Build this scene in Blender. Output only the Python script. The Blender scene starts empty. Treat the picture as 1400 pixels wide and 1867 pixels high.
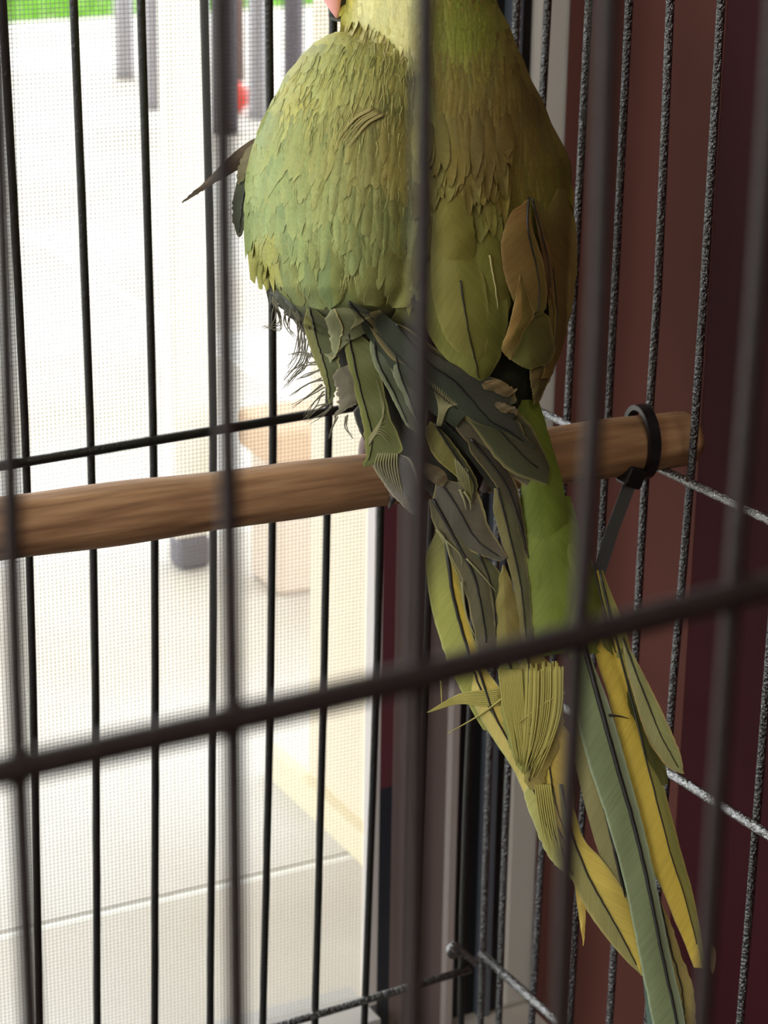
import bpy, bmesh, math, random
from mathutils import Vector, Matrix
from mathutils import noise as mnoise
random.seed(7)
sc = bpy.context.scene
col = sc.collection
rad = math.radians

# ---------------------------------------------------------------- camera
FPX = 4400.0; CAMH = 0.50
A, TH, ROLL = rad(27.7), rad(19.7), rad(0.9)
F = Vector((math.sin(A)*math.cos(TH), math.cos(A)*math.cos(TH), -math.sin(TH)))
R0 = Vector((math.cos(A), -math.sin(A), 0)); U0 = R0.cross(F)
R = R0*math.cos(ROLL) + U0*math.sin(ROLL)
U = -R0*math.sin(ROLL) + U0*math.cos(ROLL)
CAM = Vector((0, 0, CAMH))
cd = bpy.data.cameras.new('camera')
cam = bpy.data.objects.new('camera', cd); col.objects.link(cam)
m = Matrix((R, U, -F)).transposed().to_4x4(); m.translation = CAM
cam.matrix_world = m
cd.sensor_fit = 'AUTO'; cd.sensor_width = 36.0; cd.lens = FPX/1867*36
cd.clip_start = 0.02; cd.clip_end = 200
cd.dof.use_dof = True; cd.dof.focus_distance = 0.625; cd.dof.aperture_fstop = 31
sc.camera = cam

# ---------------------------------------------------------------- light
w = bpy.data.worlds.new('overcast_sky'); sc.world = w; w.use_nodes = True
bg = w.node_tree.nodes['Background']
bg.inputs[0].default_value = (0.93, 0.97, 1.0, 1); bg.inputs[1].default_value = 5.0
def area(name, loc, target, sx, sy, power, color):
    l = bpy.data.lights.new(name, 'AREA'); l.shape = 'RECTANGLE'; l.size = sx; l.size_y = sy
    l.energy = power; l.color = color
    o = bpy.data.objects.new(name, l); col.objects.link(o); o.location = loc
    o.rotation_euler = (Vector(target)-Vector(loc)).to_track_quat('-Z', 'Y').to_euler()
    return o
area('side_fill', (-2.28, -0.45, 1.35), (0.25, 0.5, 0.45), 1.5, 1.3, 38, (0.95, 0.98, 1.0))  # added side light, brightens the bird from the left
area('warm_fill', (0.2, -1.0, 2.3), (0.2, -0.6, 0), 0.5, 0.5, 9, (1.0, 0.86, 0.70))  # added warm fill, no lamp seen overhead
sc.view_settings.view_transform = 'Standard'; sc.view_settings.look = 'None'
sc.view_settings.exposure = 0.0; sc.view_settings.gamma = 1.0
sc.view_settings.use_curve_mapping = False

# ---------------------------------------------------------------- helpers
def lin(c):
    return tuple(((v/255)/12.92 if v/255 <= .04045 else ((v/255+.055)/1.055)**2.4) for v in c)
def ray(x, y): return F + R*((x-700)/FPX) - U*((y-933.5)/FPX)
def P(x, y, z): return CAM + ray(x, y)*z              # point at depth z along the view axis
def on(x, y, ax, val):
    d = ray(x, y); return CAM + d*((val-CAM[ax])/d[ax])
def catmull(pts, n):
    pts = [Vector(p) for p in pts]
    if len(pts) < 3:
        return [pts[0].lerp(pts[-1], i/(n-1)) for i in range(n)]
    L = [0]
    for a, b in zip(pts, pts[1:]): L.append(L[-1] + max((b-a).length, 1e-9))
    out = []; k = 0
    for i in range(n):
        s = L[-1]*i/(n-1)
        while k < len(pts)-2 and s > L[k+1]: k += 1
        t = (s-L[k])/(L[k+1]-L[k]); h = L[k+1]-L[k]
        def tan(j):
            if j == 0: return (pts[1]-pts[0])/(L[1]-L[0])
            if j == len(pts)-1: return (pts[-1]-pts[-2])/(L[-1]-L[-2])
            return (pts[j+1]-pts[j-1])/(L[j+1]-L[j-1])
        m0, m1 = tan(k)*h, tan(k+1)*h
        out.append(pts[k]*(2*t**3-3*t*t+1) + m0*(t**3-2*t*t+t) + pts[k+1]*(-2*t**3+3*t*t) + m1*(t**3-t*t))
    return out
def link(name, me, mat=None, parent=None, kind=None, smooth=True):
    o = bpy.data.objects.new(name, me); col.objects.link(o)
    if mat: me.materials.append(mat)
    if smooth and me.polygons:
        me.polygons.foreach_set('use_smooth', [True]*len(me.polygons))
    if parent: o.parent = parent
    if kind: o['kind'] = kind
    return o
def empty(name, loc, label=None, cat=None, group=None):
    o = bpy.data.objects.new(name, None); col.objects.link(o); o.location = loc
    o.empty_display_size = .02
    if label: o['label'] = label; o['category'] = cat
    if group: o['group'] = group
    return o
def tag(o, label, cat, group=None):
    o['label'] = label; o['category'] = cat
    if group: o['group'] = group
    return o
def settle(o, parent):
    """parent with the child kept where it was built (world coordinates)"""
    o.parent = parent
    o.matrix_parent_inverse = Matrix.Translation(parent.location).inverted()
    return o
class MB:
    def __init__(s): s.v = []; s.f = []
    def box(s, x0, x1, y0, y1, z0, z1):
        b = len(s.v)
        s.v += [(x, y, z) for z in (z0, z1) for y in (y0, y1) for x in (x0, x1)]
        s.f += [[b+i for i in q] for q in ((0,2,3,1),(4,5,7,6),(0,1,5,4),(2,6,7,3),(0,4,6,2),(1,3,7,5))]
        return s
    def tube(s, pts, r, n=8, r1=None, caps=True):
        pts = [Vector(p) for p in pts]; b = len(s.v); K = len(pts); up = None
        for i, p in enumerate(pts):
            t = (pts[min(i+1, K-1)]-pts[max(i-1, 0)]).normalized()
            if up is None:
                up = t.orthogonal().normalized()
            up = (up - t*up.dot(t)).normalized(); sd = t.cross(up)
            rr = r if r1 is None else r + (r1-r)*i/(K-1)
            for k in range(n):
                a = 2*math.pi*k/n; s.v.append(tuple(p + up*(rr*math.cos(a)) + sd*(rr*math.sin(a))))
        for i in range(K-1):
            for k in range(n):
                k2 = (k+1) % n
                s.f.append([b+i*n+k, b+i*n+k2, b+(i+1)*n+k2, b+(i+1)*n+k])
        if caps:
            s.f.append([b+k for k in range(n)][::-1]); s.f.append([b+(K-1)*n+k for k in range(n)])
        return s
    def mesh(s, name):
        me = bpy.data.meshes.new(name); me.from_pydata([tuple(v) for v in s.v], [], s.f); me.update(); return me
    def build(s, name, mat, parent=None, kind=None, bevel=0, smooth=False):
        o = link(name, s.mesh(name), mat, None, kind, smooth)
        if bevel:
            md = o.modifiers.new('bevel', 'BEVEL'); md.width = bevel; md.segments = 2
        if parent: settle(o, parent)
        return o

# ---------------------------------------------------------------- materials
def mat(name, c, rough=.5, metal=0, spec=.5, emit=None):
    mt = bpy.data.materials.new(name); mt.use_nodes = True
    b = mt.node_tree.nodes['Principled BSDF']
    b.inputs['Base Color'].default_value = (*lin(c), 1); b.inputs['Roughness'].default_value = rough
    b.inputs['Metallic'].default_value = metal; b.inputs['Specular IOR Level'].default_value = spec
    return mt
def N(mt, t, **kw):
    n = mt.node_tree.nodes.new(t)
    for k, v in kw.items(): setattr(n, k, v)
    return n
def L(mt, a, b): mt.node_tree.links.new(a, b)
def bumpy(mt, scale, strength, dist=.001, detail=3, vec_scale=None):
    tc = N(mt, 'ShaderNodeTexCoord'); nz = N(mt, 'ShaderNodeTexNoise'); bp = N(mt, 'ShaderNodeBump')
    nz.inputs['Scale'].default_value = scale; nz.inputs['Detail'].default_value = detail
    src = tc.outputs['Object']
    if vec_scale:
        mp = N(mt, 'ShaderNodeMapping'); mp.inputs['Scale'].default_value = vec_scale
        L(mt, src, mp.inputs[0]); src = mp.outputs[0]
    L(mt, src, nz.inputs['Vector']); L(mt, nz.outputs['Fac'], bp.inputs['Height'])
    bp.inputs['Strength'].default_value = strength; bp.inputs['Distance'].default_value = dist
    L(mt, bp.outputs[0], mt.node_tree.nodes['Principled BSDF'].inputs['Normal'])
    return nz
def coatbump(mt):
    b = mt.node_tree.nodes['Principled BSDF']; L(mt, b.inputs['Normal'].links[0].from_socket, b.inputs['Coat Normal'])
def vary(mt, nz, c0, c1, lo=.35, hi=.65):
    rp = N(mt, 'ShaderNodeValToRGB')
    rp.color_ramp.elements[0].color = (*lin(c0), 1); rp.color_ramp.elements[0].position = lo
    rp.color_ramp.elements[1].color = (*lin(c1), 1); rp.color_ramp.elements[1].position = hi
    L(mt, nz.outputs['Fac'], rp.inputs[0]); L(mt, rp.outputs[0], mt.node_tree.nodes['Principled BSDF'].inputs['Base Color'])
M_wire = mat('hammered_black_paint', (24, 21, 20), .26, 0, .9); M_wire.node_tree.nodes['Principled BSDF'].inputs['Coat Weight'].default_value = 1; M_wire.node_tree.nodes['Principled BSDF'].inputs['Coat IOR'].default_value = 1.45; M_wire.node_tree.nodes['Principled BSDF'].inputs['Coat Roughness'].default_value = .2; bumpy(M_wire, 1100, 1, .0014, 2)
coatbump(M_wire)
M_bar = mat('highlight_hammered_paint', (40, 38, 38), .24, 0, 1); bumpy(M_bar, 1000, 1, .0012, 2)  # same paint as the wires, paler and glossier to whiten its highlights
M_bar.node_tree.nodes['Principled BSDF'].inputs['Coat Weight'].default_value = 1; M_bar.node_tree.nodes['Principled BSDF'].inputs['Coat IOR'].default_value = 2.6; M_bar.node_tree.nodes['Principled BSDF'].inputs['Coat Roughness'].default_value = .15
coatbump(M_bar)
M_wireback = mat('smooth_black_paint', (20, 19, 16), .4, 0, .5); bumpy(M_wireback, 700, .5, .0006, 2)
M_front = mat('black_paint', (30, 20, 20), .5, 0, .3); bumpy(M_front, 500, .5, .0004)
M_wood = mat('perch_wood', (170, 110, 65), .62)
nz = bumpy(M_wood, 130, .5, .0008, 8, (0.25, 3, 3)); vary(M_wood, nz, (116, 82, 54), (174, 134, 96), .3, .72)
M_tie = mat('black_nylon', (22, 22, 24), .33)
M_plaster = mat('beige_plaster', (196, 190, 180), .8); bumpy(M_plaster, 90, .2)
M_wallin = mat('interior_paint', (190, 180, 168), .85)
M_ceil = mat('ceiling_paint', (225, 222, 215), .9)
M_floorin = mat('interior_floor', (120, 105, 92), .5)
M_brown = mat('brown_lacquer', (82, 46, 39), .65, 0, .12); nz = bumpy(M_brown, 14, .08, .001, 4, (6, 6, .4))
M_maroon = mat('maroon_lacquer', (48, 9, 15), .65, 0, .12)
M_navy = mat('dark_slate_frame', (40, 44, 52), .4); M_slate = mat('slate_profile', (92, 97, 106), .4); M_track = mat('grey_track', (176, 172, 168), .5); M_black = mat('black_gasket', (20, 20, 23), .55)
M_greym = mat('grey_brown_frame', (122, 106, 102), .45)
M_pale = mat('pale_frame_edge', (178, 166, 160), .5)
M_whitefr = mat('white_frame', (215, 208, 204), .5)
M_maroonfr = mat('maroon_frame', (98, 50, 57), .5)
M_screen = mat('screen_fibre', (112, 113, 114), .6)
M_tile = mat('patio_tile', (214, 207, 198), .6); nz = bumpy(M_tile, 3.2, .05, .001, 5); vary(M_tile, nz, (184, 174, 160), (204, 200, 195))
M_grout = mat('pale_grout', (226, 224, 220), .8)
M_lawn = mat('lawn_soil', (96, 130, 40), .9); M_blade = mat('grass_blade', (120, 175, 45), .7)
M_cream = mat('cream_render', (222, 209, 186), .85); M_tan = mat('tan_render', (205, 190, 174), .85)
M_coping = mat('tan_coping', (196, 168, 140), .8); M_skirt = mat('pale_yellow_skirting', (224, 212, 182), .7)
M_chairgrey = mat('grey_chair_metal', (140, 136, 138), .4, .2); M_chairdark = mat('dark_chair_metal', (58, 48, 54), .5)
M_chairbrown = mat('brown_chair_slat', (128, 100, 92), .5)
M_postwhite = mat('white_post', (232, 228, 216), .6); M_foot = mat('grey_rubber_foot', (92, 88, 94), .6)
M_red = mat('red_rubber', (226, 74, 52), .5)
M_beak = mat('pink_beak', (236, 168, 166), .4); M_eye = mat('eye_black', (10, 8, 8), .1)
M_skin = mat('grey_pink_skin', (120, 104, 98), .6); bumpy(M_skin, 900, .6, .0006)
M_claw = mat('dark_claw', (38, 34, 34), .4); M_tray = mat('black_tray', (28, 26, 26), .5)

def feather_mat(name, barb, amt, trans=.18):
    mt = bpy.data.materials.new(name); mt.use_nodes = True; nt = mt.node_tree
    b = nt.nodes['Principled BSDF']; b.inputs['Roughness'].default_value = .62
    b.inputs['Specular IOR Level'].default_value = .22
    at = N(mt, 'ShaderNodeAttribute', attribute_name='col'); uv = N(mt, 'ShaderNodeUVMap', uv_map='vane')
    sep = N(mt, 'ShaderNodeSeparateXYZ'); L(mt, uv.outputs[0], sep.inputs[0])
    ab = N(mt, 'ShaderNodeMath', operation='ABSOLUTE'); L(mt, sep.outputs[0], ab.inputs[0])
    md = N(mt, 'ShaderNodeMath', operation='MULTIPLY_ADD'); L(mt, ab.outputs[0], md.inputs[0]); md.inputs[1].default_value = -1.6
    L(mt, sep.outputs[1], md.inputs[2])
    # long thin streaks that run along the barbs
    cmb = N(mt, 'ShaderNodeCombineXYZ'); L(mt, md.outputs[0], cmb.inputs[0])
    sc_ = N(mt, 'ShaderNodeMath', operation='MULTIPLY'); L(mt, sep.outputs[0], sc_.inputs[0]); sc_.inputs[1].default_value = .12
    L(mt, sc_.outputs[0], cmb.inputs[1])
    nz = N(mt, 'ShaderNodeTexNoise'); nz.inputs['Scale'].default_value = .62/barb; nz.inputs['Detail'].default_value = 2
    L(mt, cmb.outputs[0], nz.inputs['Vector'])
    fr = N(mt, 'ShaderNodeMath', operation='MULTIPLY'); L(mt, md.outputs[0], fr.inputs[0]); fr.inputs[1].default_value = 2*math.pi/barb
    sn = N(mt, 'ShaderNodeMath', operation='SINE'); L(mt, fr.outputs[0], sn.inputs[0])
    s2 = N(mt, 'ShaderNodeMath', operation='MULTIPLY_ADD'); L(mt, sn.outputs[0], s2.inputs[0]); s2.inputs[1].default_value = .10; L(mt, nz.outputs['Fac'], s2.inputs[2])
    mr = N(mt, 'ShaderNodeMapRange'); L(mt, s2.outputs[0], mr.inputs[0])
    mr.inputs[1].default_value = .25; mr.inputs[2].default_value = .75; mr.inputs[3].default_value = 1-amt; mr.inputs[4].default_value = 1+amt*.6
    mul = N(mt, 'ShaderNodeVectorMath', operation='SCALE'); L(mt, at.outputs['Color'], mul.inputs[0]); L(mt, mr.outputs[0], mul.inputs['Scale'])
    L(mt, mul.outputs[0], b.inputs['Base Color'])
    bp = N(mt, 'ShaderNodeBump'); bp.inputs['Strength'].default_value = .35; bp.inputs['Distance'].default_value = .00022
    L(mt, s2.outputs[0], bp.inputs['Height']); L(mt, bp.outputs[0], b.inputs['Normal'])
    tr = N(mt, 'ShaderNodeBsdfTranslucent'); L(mt, mul.outputs[0], tr.inputs[0]); L(mt, bp.outputs[0], tr.inputs['Normal'])
    mx = N(mt, 'ShaderNodeMixShader'); mx.inputs[0].default_value = trans
    L(mt, b.outputs[0], mx.inputs[1]); L(mt, tr.outputs[0], mx.inputs[2])
    L(mt, mx.outputs[0], nt.nodes['Material Output'].inputs[0])
    return mt
M_feather = feather_mat('vane', .00085, .13); M_plume = feather_mat('plumage', .0006, .16, .08)
M_shaft = mat('feather_shaft', (24, 22, 20), .4); M_shaftpale = mat('pale_feather_shaft', (150, 140, 90), .5)

# ================================================================ setting
YB = 0.6460; XR = 0.3800; YF = 0.1819            # cage panels
YS = 0.700                                       # screen door plane
XMAR = on(980, 1600, 1, YS).x                    # maroon side wall
def X_at(x, y=1600, Y=YS): return on(x, y, 1, Y).x
def struct(mb, name, m, bevel=0): return mb.build(name, m, None, 'structure', bevel)
struct(MB().box(-2.3, 1.2, -2.3, YS+.05, -.06, 0), 'floor', M_floorin)
struct(MB().box(-2.3, 1.2, -2.3, YS+.15, 2.4, 2.5), 'ceiling', M_ceil)
struct(MB().box(-2.4, 1.2, -2.4, -2.3, 0, 2.4), 'wall_front', M_wallin)
lw = MB().box(-2.4, -2.3, -2.3, -1.25, 0, 2.4).box(-2.4, -2.3, .35, YS, 0, 2.4).box(-2.4, -2.3, -1.25, .35, 0, .68).box(-2.4, -2.3, -1.25, .35, 2.05, 2.4)
struct(lw, 'wall_left', M_wallin)
win = empty('added_window_1', (-2.35, -.45, .68)); win['kind'] = 'structure'  # unseen window, added as an opening for the side light
for a in ((-1.25, -1.2, .68, 2.05), (.3, .35, .68, 2.05), (-1.2, .3, .68, .73), (-1.2, .3, 2.0, 2.05)):
    MB().box(-2.38, -2.32, a[0], a[1], a[2], a[3]).build('frame', M_whitefr, win)
XO1 = X_at(684)                                   # right end of the door opening
XJ = X_at(832); XB0 = X_at(929)
bw = MB().box(-2.3, -1.9, YS, YS+.15, 0, 2.4).box(-1.9, XMAR+.1, YS, YS+.15, 2.1, 2.4)
struct(bw, 'wall_back', M_wallin)
struct(MB().box(XB0, XMAR+.1, YS+.004, YS+.015, 0, 2.4), 'wall_jamb', M_plaster, .003)
YD = on(1288, 600, 0, XMAR).y
wr = struct(MB().box(XMAR, XMAR+.08, YD, YS+.002, 0, 2.4), 'wall_right', M_brown)
d2 = empty('door_2', (XMAR+.04, .0, 0)); d2['kind'] = 'structure'
MB().box(XMAR+.0002, XMAR+.05, -1.2, YD-.0001, .005, 2.05).build('panel', M_maroon, d2)
struct(MB().box(XMAR, XMAR+.08, -2.3, YD, 2.05, 2.4), 'trim_1', M_brown)
struct(MB().box(XMAR, XMAR+.08, -2.3, -1.2, 0, 2.05), 'trim_2', M_brown)
# door_1: sliding door with insect screen
d1 = empty('door_1', (XO1, YS, 0)); d1['kind'] = 'structure'
for xa, xb, y0, y1, z0, z1, nm, mm in ((684, 699, .004, .010, .018, 2.1, 'screen_stile', M_whitefr), (699, 736, .004, .012, 0, 2.1, None, None), (722, 746, .0036, .012, .0, 2.1, 'frame_rib', M_greym),
        (746, 821, .005, .012, 0, 2.1, 'frame_face', M_greym), (821, 833, .001, .012, 0, 2.1, 'frame_edge', M_pale), (833, 846, .006, .012, 0, 2.1, 'gasket', M_navy), (846, 890, .008, .012, 0, 2.1, 'gasket', M_black),
        (890, 908, .003, .012, 0, 2.1, 'profile', M_slate), (906, 929, .006, .012, 0, 2.1, 'gasket', M_black)):
    if nm: MB().box(X_at(xa), X_at(xb), YS+y0, YS+y1, z0, z1).build(nm, mm, d1)
zsplit = on(710, 1445, 1, YS).z
MB().box(X_at(699), X_at(722), YS+.004, YS+.012, zsplit, 2.1).build('upper_stile', M_maroonfr, d1)
MB().box(X_at(699), X_at(722), YS+.004, YS+.012, .0, zsplit).build('lower_stile', M_navy, d1)
xr = (X_at(890)+X_at(906))/2
for k in range(60):                               # row of pale rivets along the profile
    MB().tube([(xr-.0008, YS+.003, .30+k*.0042), (xr+.0012, YS+.003, .3004+k*.0042)], .0006, 6).build('rivet', M_pale, d1)
MB().box(-1.9, XO1, YS-.006, on(657, 1794, 2, .018).y, .0, .018).build('track', M_track, d1)
MB().box(-1.9, -1.85, YS, YS+.05, .0, 2.1).build('screen_stile', M_whitefr, d1)
# the insect screen: woven fibres
sm = MB(); pit = .00142; rr = .00011
x = -.02
while x < XO1:
    sm.tube([(x, YS+.012, .018), (x, YS+.012, .78)], rr, 3, caps=False); x += pit
z = .018
while z < .78:
    sm.tube([(-.02, YS+.0122, z), (XO1, YS+.0122, z)], rr, 3, caps=False); z += pit
sm.build('insect_screen', M_screen, d1, 'stuff')

# ---------------------------------------------------------------- outside
ground = struct(MB().box(-3.5, 3.2, YS+.05, 3.22, -.10, -.0005), 'ground', M_grout)
G = 0.0
tw, tl = .60, .402
tile_me = MB().box(-tw/2+.003, tw/2-.003, -tl/2+.003, tl/2-.003, -.0008, .0)
tme = tile_me.mesh('tile'); tme.materials.append(M_tile)
y = .845 - tl/2
for r in range(7):
    for c in range(9):
        o = bpy.data.objects.new('tile', tme); col.objects.link(o)
        o.location = (-2.0 + c*tw + (0.0), y + r*tl, random.uniform(-.0002, .0004)); settle(o, ground)
struct(MB().box(-6, 8, 3.24, 14, -.12, -.03), 'lawn', M_lawn)
gb = MB()
for k in range(9000):
    x, y = random.uniform(0.2, 3.2), random.uniform(3.25, 5.2)
    h = random.uniform(.03, .075); a = random.uniform(0, 6.28); dx, dy = math.cos(a)*.004, math.sin(a)*.004
    lx, ly = random.uniform(-.02, .02), random.uniform(-.02, .02); b = len(gb.v)
    gb.v += [(x-dx, y-dy, -.03), (x+dx, y+dy, -.03), (x+lx, y+ly, -.03+h)]; gb.f.append([b, b+1, b+2])
tag(gb.build('grass', M_blade, None, 'stuff'), 'bright green grass at the edge of the pale patio', 'grass')
struct(MB().box(-3.5, 3.2, YS+.15, 3.0, 2.42, 2.52), 'shade_roof', M_ceil)      # unseen roof, added to shade the patio
# cream wall and low tan wall on the right of the terrace
xw = .436
cw = struct(MB().box(xw, xw+.12, YS+.07, .90, 0, 1.9), 'wall_outer', M_cream)
settle(MB().box(xw-.006, xw, YS+.07, .935, 0.0, .015).build('skirting', M_skirt), cw)
e = empty('low_wall', (.62, 1.25, 0), 'low beige rendered wall with tan coping standing beside the cream house wall', 'wall')
p0 = on(597, 1075, 2, 0)
yl = p0.y; xl0 = on(508, 1000, 1, yl).x; xl1 = on(640, 1000, 1, yl).x
ztop = on(540, 845, 1, yl).z
MB().box(xl0, xl1+.1, yl, yl+.04, 0, ztop).build('wall_body', M_tan, e, bevel=.004)
MB().box(xl0-.006, xl1+.1, yl-.006, yl+.046, ztop, ztop+.022).build('coping', M_coping, e, bevel=.004)
# white post with grey rubber foot
def post(name, label, cat, xa, xb, yfoot, xfoot0, xfoot1, yfoot_top, m, mf, top=1.6):
    b = on((xfoot0+xfoot1)/2, yfoot, 2, 0); Y = b.y
    x0, x1 = on(xa, 500, 1, Y).x, on(xb, 500, 1, Y).x
    f0, f1 = on(xfoot0, yfoot, 1, Y).x, on(xfoot1, yfoot, 1, Y).x
    e = empty(name, (b.x, Y, 0), label, cat); zf = on(xfoot0, yfoot_top, 1, Y).z
    wd = (f1-f0)
    MB().box(f0, f1, Y, Y+wd, 0, zf).build('rubber_foot', mf, e, bevel=.004)
    MB().box(x0, x1, Y+.002, Y+wd-.002, zf-.001, top).build('shaft', m, e, bevel=.003)
    return e
post('parasol_post', 'slim off-white post in a square grey rubber foot on the patio', 'post', 314, 386, 1040, 329, 388, 985, M_postwhite, M_foot)
# patio chair of grey tubes: legs come down into the picture
def chair(name, label, feet, m, w_, back=None):
    pts = [on(fx, fy, 2, 0) for fx, fy in feet]
    cx = sum(p.x for p in pts)/len(pts); cy = sum(p.y for p in pts)/len(pts)
    e = empty(name, (cx, cy, 0), label, 'chair')
    for p in pts:
        MB().tube([(p.x, p.y, .0), (p.x, p.y, .012), (p.x, p.y, .44)], w_, 12).build('leg', m, e, smooth=True)
    xs = [p.x for p in pts]; ys = [p.y for p in pts]
    MB().box(min(xs)-.02, max(xs)+.02, min(ys)-.02, max(ys)+.02, .43, .46).build('seat', m, e, bevel=.006)
    MB().box(min(xs)-.02, max(xs)+.02, max(ys)-.01, max(ys)+.02, .46, .85).build('backrest', m, e, bevel=.006)
    return e, pts
e, pp = chair('patio_chair', 'grey metal patio chair with thick straight legs, left of the white post', [(228, 143), (279, 198), (322, 128), (368, 178)], M_chairgrey, .0125)
e2, p2 = chair('patio_chair', 'dark metal patio chair with a brown slat, beside the parrot\'s shoulder', [(412, 243), (470, 215), (535, 236), (588, 204)], M_chairdark, .0115)
for o in list(e2.children):
    if o.name.startswith('leg.') and abs(o.data.vertices[0].co.x - p2[1].x) < .03 and abs(o.data.vertices[0].co.y - p2[1].y) < .03:
        o.data.materials[0] = M_chairgrey
q = on(436, 120, 1, p2[0].y+.03)
MB().tube([(q.x, q.y, .05), (q.x-.004, q.y, .44)], .006, 10).build('slat', M_chairbrown, e2, smooth=True)
rb = on(437, 214, 2, 0)
bm = bmesh.new(); bmesh.ops.create_uvsphere(bm, u_segments=20, v_segments=12, radius=.018)
me = bpy.data.meshes.new('ball'); bm.to_mesh(me); bm.free()
o = link('ball', me, M_red); o.location = (rb.x+.006, rb.y+.03, .018); tag(o, 'small red rubber ball on the patio behind the dark chair leg', 'ball')

# ================================================================ bird cage
cage = empty('birdcage', (.2, .42, 0), 'black wire birdcage standing beside the screen door, the parrot inside', 'birdcage')
def vwire(pts, ax, val, r, m=M_wire, n=10, name='vertical_wire', ztop=.80, zbot=.018):
    w3 = catmull([on(x, y, ax, val) for x, y in pts], 9)
    a, b = w3[0], w3[-1]; d0 = (w3[0]-w3[1]).normalized(); d1_ = (w3[-1]-w3[-2]).normalized()
    d0 = (d0+Vector((0, 0, 3))).normalized(); d1_ = (d1_+Vector((0, 0, -3))).normalized()
    w3 = [a + d0*((ztop-a.z)/d0.z)] + w3 + ([b + d1_*((zbot-b.z)/d1_.z)] if b.z > zbot+.005 else [])
    return MB().tube(w3, r, n).build(name, m, cage, smooth=True)
BACK = [[(4, 0), (38, 620), (47, 825), (60, 1250), (71, 1867)], [(134, 0), (159, 620), (166, 825), (174, 1250), (177, 1867)],
        [(257, 0), (275, 620), (280, 825), (283, 1250), (282, 1867)], [(372, 0), (387, 620), (389, 825), (388, 1250), (383, 1867)],
        [(490, 0), (497, 620), (497, 825), (493, 1250), (479, 1867)], [(608, 0), (601, 620), (598, 830), (590, 1250), (574, 1867)],
        [(722, 0), (700, 620), (694, 930), (686, 1250), (664, 1867)], [(835, 0), (797, 700), (783, 1000), (775, 1250), (752, 1867)],
        [(900, 0), (874, 700), (862, 1200), (847, 1550), (840, 1867)]]
for p in BACK: vwire(p, 1, YB, .00125, M_wireback)
for k in range(1, 9):                             # the panel goes on to the left of the frame
    x = on(45, 800, 1, YB).x - .02*k
    MB().tube([(x, YB, .018), (x, YB, .80)], .00125, 8).build('vertical_wire', M_wireback, cage, smooth=True)
RIGHT = [[(942, 0), (922, 500), (905, 1000), (886, 1550), (876, 1867)], [(999, 0), (972, 500), (945, 1000), (920, 1550), (909, 1867)],
         [(1074, 0), (1043, 600), (1012, 1150), (987, 1560), (969, 1867)], [(1147, 0), (1117, 600), (1095, 1000), (1060, 1500), (1038, 1867)],
         [(1222, 0), (1195, 610), (1173, 900), (1162, 1150), (1119, 1730), (1111, 1867)], [(1315, 0), (1279, 600), (1257, 900), (1230, 1210), (1205, 1550), (1180, 1867)],
         [(1492, 0), (1450, 560), (1398, 1250), (1367, 1650), (1349, 1867)]]
for p in RIGHT: vwire(p, 0, XR, .00122)
yl_ = on(1425, 933, 0, XR).y
for k in range(1, 16):
    y = yl_ - .0207*k
    if y > YF+.01: MB().tube([(XR, y, .018), (XR, y, .80)], .00122, 8).build('vertical_wire', M_wire, cage, smooth=True)
FRONT = [[(-9, 0), (12, 620), (30, 1250), (56, 1867)], [(403, 0), (412, 620), (424, 1280), (432, 1867)],
         [(777, 0), (770, 700), (764, 1100), (756, 1867)], [(1110, 0), (1090, 620), (1068, 1000), (1046, 1300), (1022, 1867)],
         [(1418, 0), (1380, 560), (1350, 920), (1320, 1300), (1282, 1867)]]
for p in FRONT: vwire(p, 1, YF, .00098, M_front)
xl_ = on(1350, 933, 1, YF).x
for k in range(1, 14):
    x = xl_+.0187*k
    if x < XR-.004: MB().tube([(x, YF, .018), (x, YF, .80)], .00105, 8).build('vertical_wire', M_front, cage, smooth=True)
for k in range(1, 9):
    x = on(25, 933, 1, YF).x - .019*k
    MB().tube([(x, YF, .018), (x, YF, .80)], .00105, 8).build('vertical_wire', M_front, cage, smooth=True)
def hwire(p0, p1, ax, val, r, ext0, ext1, m=M_wire, off=0):
    v = val+off; a, b = on(*p0, ax, v), on(*p1, ax, v); d = (b-a)
    pts = [a + d*(-ext0 + (1+ext0+ext1)*i/12) for i in range(13)]
    return MB().tube(pts, r, 10).build('horizontal_wire', m, cage, smooth=True)
hwire((0, 850), (600, 750), 1, YB, .0015, 1.6, .36, M_wireback, off=-.0022)
hwire((520, 1867), (840, 1772), 1, YB, .0014, 3.3, .06, off=-.0022)
hwire((1190, 848), (1400, 948), 0, XR, .0013, 1.35, 3.0, M_bar, off=-.0022)
hwire((1212, 1404), (1400, 1522), 0, XR, .0015, 1.7, 3.0, M_bar, off=-.0022)
hwire((880, 1742), (1020, 1866), 0, XR, .0016, .02, 6.5, M_bar, off=-.0022)
a0 = on(0, 1408, 1, YF-.002); a1 = on(770, 1232, 1, YF-.002); a2 = on(1400, 1070, 1, YF-.002)
pts = catmull([a0, a1, a2], 9); d0 = (pts[0]-pts[1]).normalized(); d1_ = Vector((1, 0, .02)).normalized()
MB().tube([pts[0]+d0*.18] + pts + [pts[-1]+d1_*(XR-pts[-1].x)], .0015, 12).build('horizontal_wire', M_front, cage, smooth=True)
# hook that ties the two back panels together
hk = [on(834, 1740, 1, YB-.004), on(822, 1742, 1, YB-.006), on(819, 1730, 1, YB-.007), on(828, 1722, 1, YB-.006), on(845, 1738, 1, YB-.004), on(868, 1757, 1, YB-.004)]
MB().tube(catmull(hk, 24), .0012, 10).build('hook', M_bar, cage, smooth=True)
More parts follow.
